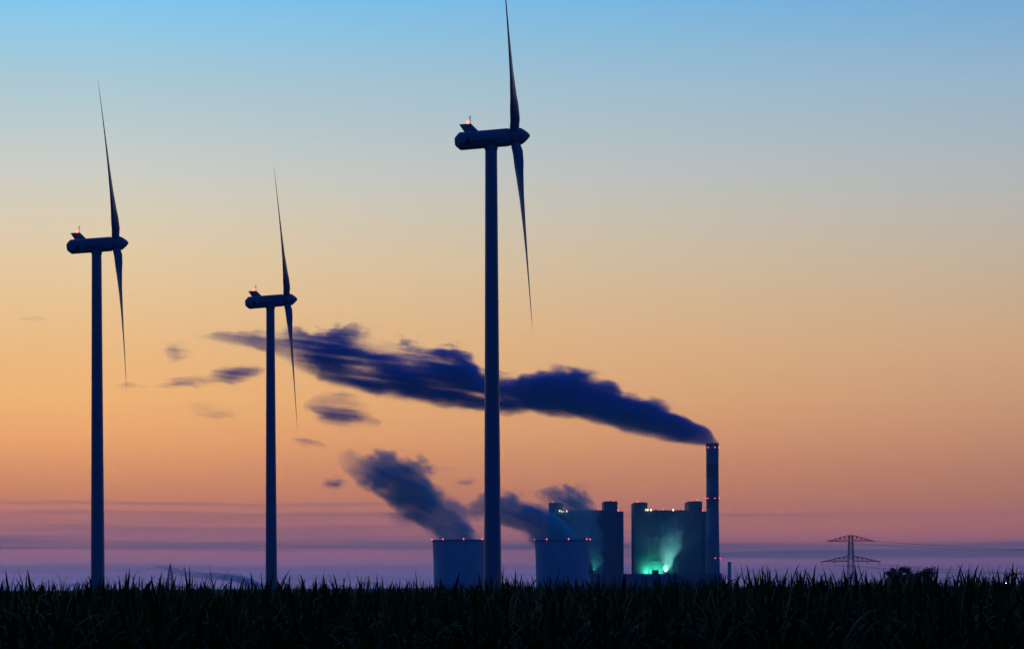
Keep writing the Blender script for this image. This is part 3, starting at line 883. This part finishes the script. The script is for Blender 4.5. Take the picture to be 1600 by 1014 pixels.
def make_slim(px, py, D, label, armpy, armhw, rz=0.0):
    gz = ground_z(D); tp_ = W(px, py, D)
    root = thing('slim_pylon', (tp_.x, D, gz), label, 'pylon', None, rz)
    H = tp_.z - gz
    b = MB()
    lattice_body(b, [(min(4.2, 0.2 + 0.15 * q), H - q) for q in (H, 46, 36, 28, 22, 17, 12.5, 8.5, 5, 2, 0) if q <= H], 0.30)
    b.build('lattice_mast', M['steel'], root)
    za = W(px, armpy, D).z - gz
    cross_arm(px2m(armhw, D), za, za + 3.0, 1.7, 5, 0.18).build('cross_arm', M['steel'], root)
    return root, Vector((tp_.x, D, tp_.z))
s1, top1 = make_slim(266, 880.5, 2400, 'slim dark pylon with a pointed peak, between the two smaller turbines', 917.5, 26)
s2, top2 = make_slim(121, 907, 4300, 'far faint pylon beside the mid-sized turbine, only its arm over the maize', 914.5, 17)
cable(top1, W(-120, 905, 2700), 14, 'thin earth wire from the slim pylon peak towards the mid-sized turbine', None, 0.07)
cable(top1, W(560, 899, 3000), 14, 'thin earth wire from the slim pylon peak towards the smallest turbine', None, 0.07)
s3, top3 = make_slim(576, 899, 3900, 'far faint pylon tip between the smallest and the nearest turbine', 912, 20)

# ------------------------------------------------------------------ trees and a lamp beyond the maize
def make_tree(px, py, D, hw, label, seed):
    rnd = random.Random(seed)
    gz = ground_z(D); tp_ = W(px, py, D); H = tp_.z - gz
    root = thing('leafy_tree', (tp_.x, D, gz), label, 'tree', 'dark trees beyond the maize')
    tk = MB(); tk.lathe([(0.26, -0.2), (0.18, H * 0.3), (0.09, H * 0.6), (0.03, H * 0.85)], 8, cap0=True, cap1=True)
    w = px2m(hw, D) * 1.25
    clumps = []
    for i in range(70):
        a = rnd.uniform(0, 2 * math.pi); rr = w * math.sqrt(rnd.random()) * 0.9; zz = H * rnd.uniform(0.16, 0.95)
        rr *= math.sin(math.pi * min(1, max(0, 0.25 + 0.75 * (1 - (zz / H - 0.16) / 0.84))) * 0.5 + 0.2)
        c = Vector((rr * math.cos(a), rr * math.sin(a), zz)); clumps.append((c, w * rnd.uniform(0.22, 0.42)))
        tk.bar((0, 0, min(zz * 0.7, H * 0.7)), c, 0.03, 4)
    tk.build('trunk', M['bark'], root)
    cr = MB()
    for c, s in clumps:
        for _ in range(90):
            d = Vector((rnd.gauss(0, 1), rnd.gauss(0, 1), rnd.gauss(0, 1))).normalized() * s * rnd.random() ** 0.45
            p = c + d; n_ = Vector((rnd.gauss(0, 1), rnd.gauss(0, 1), rnd.gauss(0, 1))).normalized()
            u = n_.orthogonal().normalized(); v = n_.cross(u); l_ = rnd.uniform(0.12, 0.26)
            cr.add([p - u * l_, p + v * l_ * 0.6, p + u * l_, p - v * l_ * 0.6], [(0, 1, 2, 3)])
    cr.build('crown', M['leaves'], root)
make_tree(1396, 886.5, 640, 13, 'ragged dark tree with gappy crown, nearest to the big pylon', 3)
make_tree(1412, 884, 655, 12, 'ragged dark tree with an off-centre top, second from the big pylon', 5)
make_tree(1430, 893, 648, 12, 'lowest dark tree, between the ragged ones and the rounded one', 8)
make_tree(1451, 885, 660, 13, 'rounded dense dark tree, last of the clump away from the big pylon', 12)

lp = thing('street_lamp', (W(1569, 911, 900).x, 900, ground_z(900)), 'tiny white lamp glinting between maize leaves near the picture edge', 'lamp')
hl = W(1569, 910.5, 900).z - ground_z(900)
b = MB(); b.lathe([(0.11, 0), (0.07, hl - 0.1)], 10, cap0=True, cap1=True); b.bar((0, 0, hl - 0.1), (0.5, -0.4, hl), 0.05, 6); b.build('pole', M['steel'], lp)
b = MB(); b.ball((0.6, -0.5, hl - 0.05), 0.17, 10, 6, 0.8); b.build('lamp_head', M['white_lamp'], lp, smooth=True)

# ------------------------------------------------------------------ the maize
def maize():
    V = []; Fc = []
    base = 0
    def plants(n, y0, y1, margin, top_only):
        nonlocal base
        # uniform over the wedge the lens sees, plus a margin
        y = np.sqrt(rng.uniform(y0 * y0, y1 * y1, n))
        x = (rng.uniform(-0.5, 0.5, n)) * (0.40 * y + margin)
        row = 0.75
        y = np.round(y / row) * row + rng.normal(0, 0.07, n)       # sown in rows
        hgt = 2.17 + rng.normal(0, 0.135, n) + 0.07 * np.sin(x * 0.55 + y * 0.12) + 0.04 * np.sin(x * 1.7 + 1.0) + 0.10 * np.clip(x / (0.2 * y), -1, 1)
        tall = rng.random(n) < 0.16
        hgt = np.minimum(hgt + 0.02 + tall * rng.uniform(0.06, 0.24, n), 2.46 + 0.0006 * y + 0.05 * np.clip(x / (0.2 * y), -1, 1))
        for i in range(n):
            h_ = hgt[i]; X0, Y0 = x[i], y[i]
            nl = rng.integers(5, 7) if top_only else rng.integers(8, 11)
            az0 = rng.uniform(0, 6.283)
            lean = rng.normal(0, 0.04, 2)
            # stalk
            hs = h_ * 0.80
            r_ = 0.014
            zb = hs * 0.5 if top_only else 0.0
            st_ = []
            for zf, rf in ((zb, 1.0), (hs * 0.8, 0.8), (hs, 0.3)):
                for k in range(3):
                    t = 2.094 * k
                    st_.append((X0 + lean[0] * zf / h_ * h_ + r_ * rf * math.cos(t), Y0 + lean[1] * zf + r_ * rf * math.sin(t), zf))
            V.extend(st_)
            for s in range(2):
                for k in range(3):
                    a = base + s * 3 + k; b = base + s * 3 + (k + 1) % 3
                    Fc.append((a, b, b + 3, a + 3))
            base += 9
            for l in range(nl):
                f = 1 - l / max(nl, 1)                    # 1 = topmost leaf
                zf = hs * (0.30 + 0.70 * f) if not top_only else hs * (0.55 + 0.45 * f)
                az = az0 + l * 3.1416 + rng.normal(0, 0.45)
                top = f > 0.82
                ln = (rng.uniform(0.42, 0.72) if top else rng.uniform(0.55, 0.85))
                wd = (rng.uniform(0.013, 0.025) if top else rng.uniform(0.019, 0.032))
                a0 = rng.uniform(0.04, 0.26) if top else rng.uniform(0.30, 0.60)      # from the vertical
                bend = rng.uniform(0.1, 1.0) if top else rng.uniform(1.0, 2.3)
                if top and rng.random() < 0.18: bend += 1.3
                cx_, sx_ = math.cos(az), math.sin(az)
                px_, pz_ = 0.0, zf
                ns = 6
                tw = rng.normal(0, 0.5)
                pts = []
                for s in range(ns + 1):
                    q = s / ns
                    ang = a0 + bend * q ** 1.8
                    w_ = wd * (0.55 + 0.9 * q) * (1 - q ** 2.2) + 0.002 if q < 1 else 0.002
                    ta = az + 1.5708 + tw * q
                    ox, oy = math.cos(ta) * w_, math.sin(ta) * w_
                    bx = X0 + lean[0] * zf + cx_ * px_; by = Y0 + lean[1] * zf + sx_ * px_
                    V.append((bx - ox, by - oy, pz_ + 0.25 * w_ * math.sin(tw * 3)))
                    V.append((bx + ox, by + oy, pz_ - 0.25 * w_ * math.sin(tw * 3)))
                    px_ += math.sin(ang) * ln / ns; pz_ += math.cos(ang) * ln / ns
                for s in range(ns):
                    a = base + 2 * s
                    Fc.append((a, a + 1, a + 3, a + 2))
                base += 2 * (ns + 1)
    plants(4300, 30.0, 43.0, 10.0, False)
    plants(4200, 43.0, 72.0, 12.0, True)
    plants(2600, 72.0, 150.0, 14.0, True)
    me = bpy.data.meshes.new('maize_crop')
    me.from_pydata(V, [], Fc); me.materials.append(M['maize']); me.update()
    o = bpy.data.objects.new('maize_crop', me); C.objects.link(o)
    return tag(o, 'dark field of tall maize with leaf tips standing against the sky', 'crop', kind='stuff')
maize()
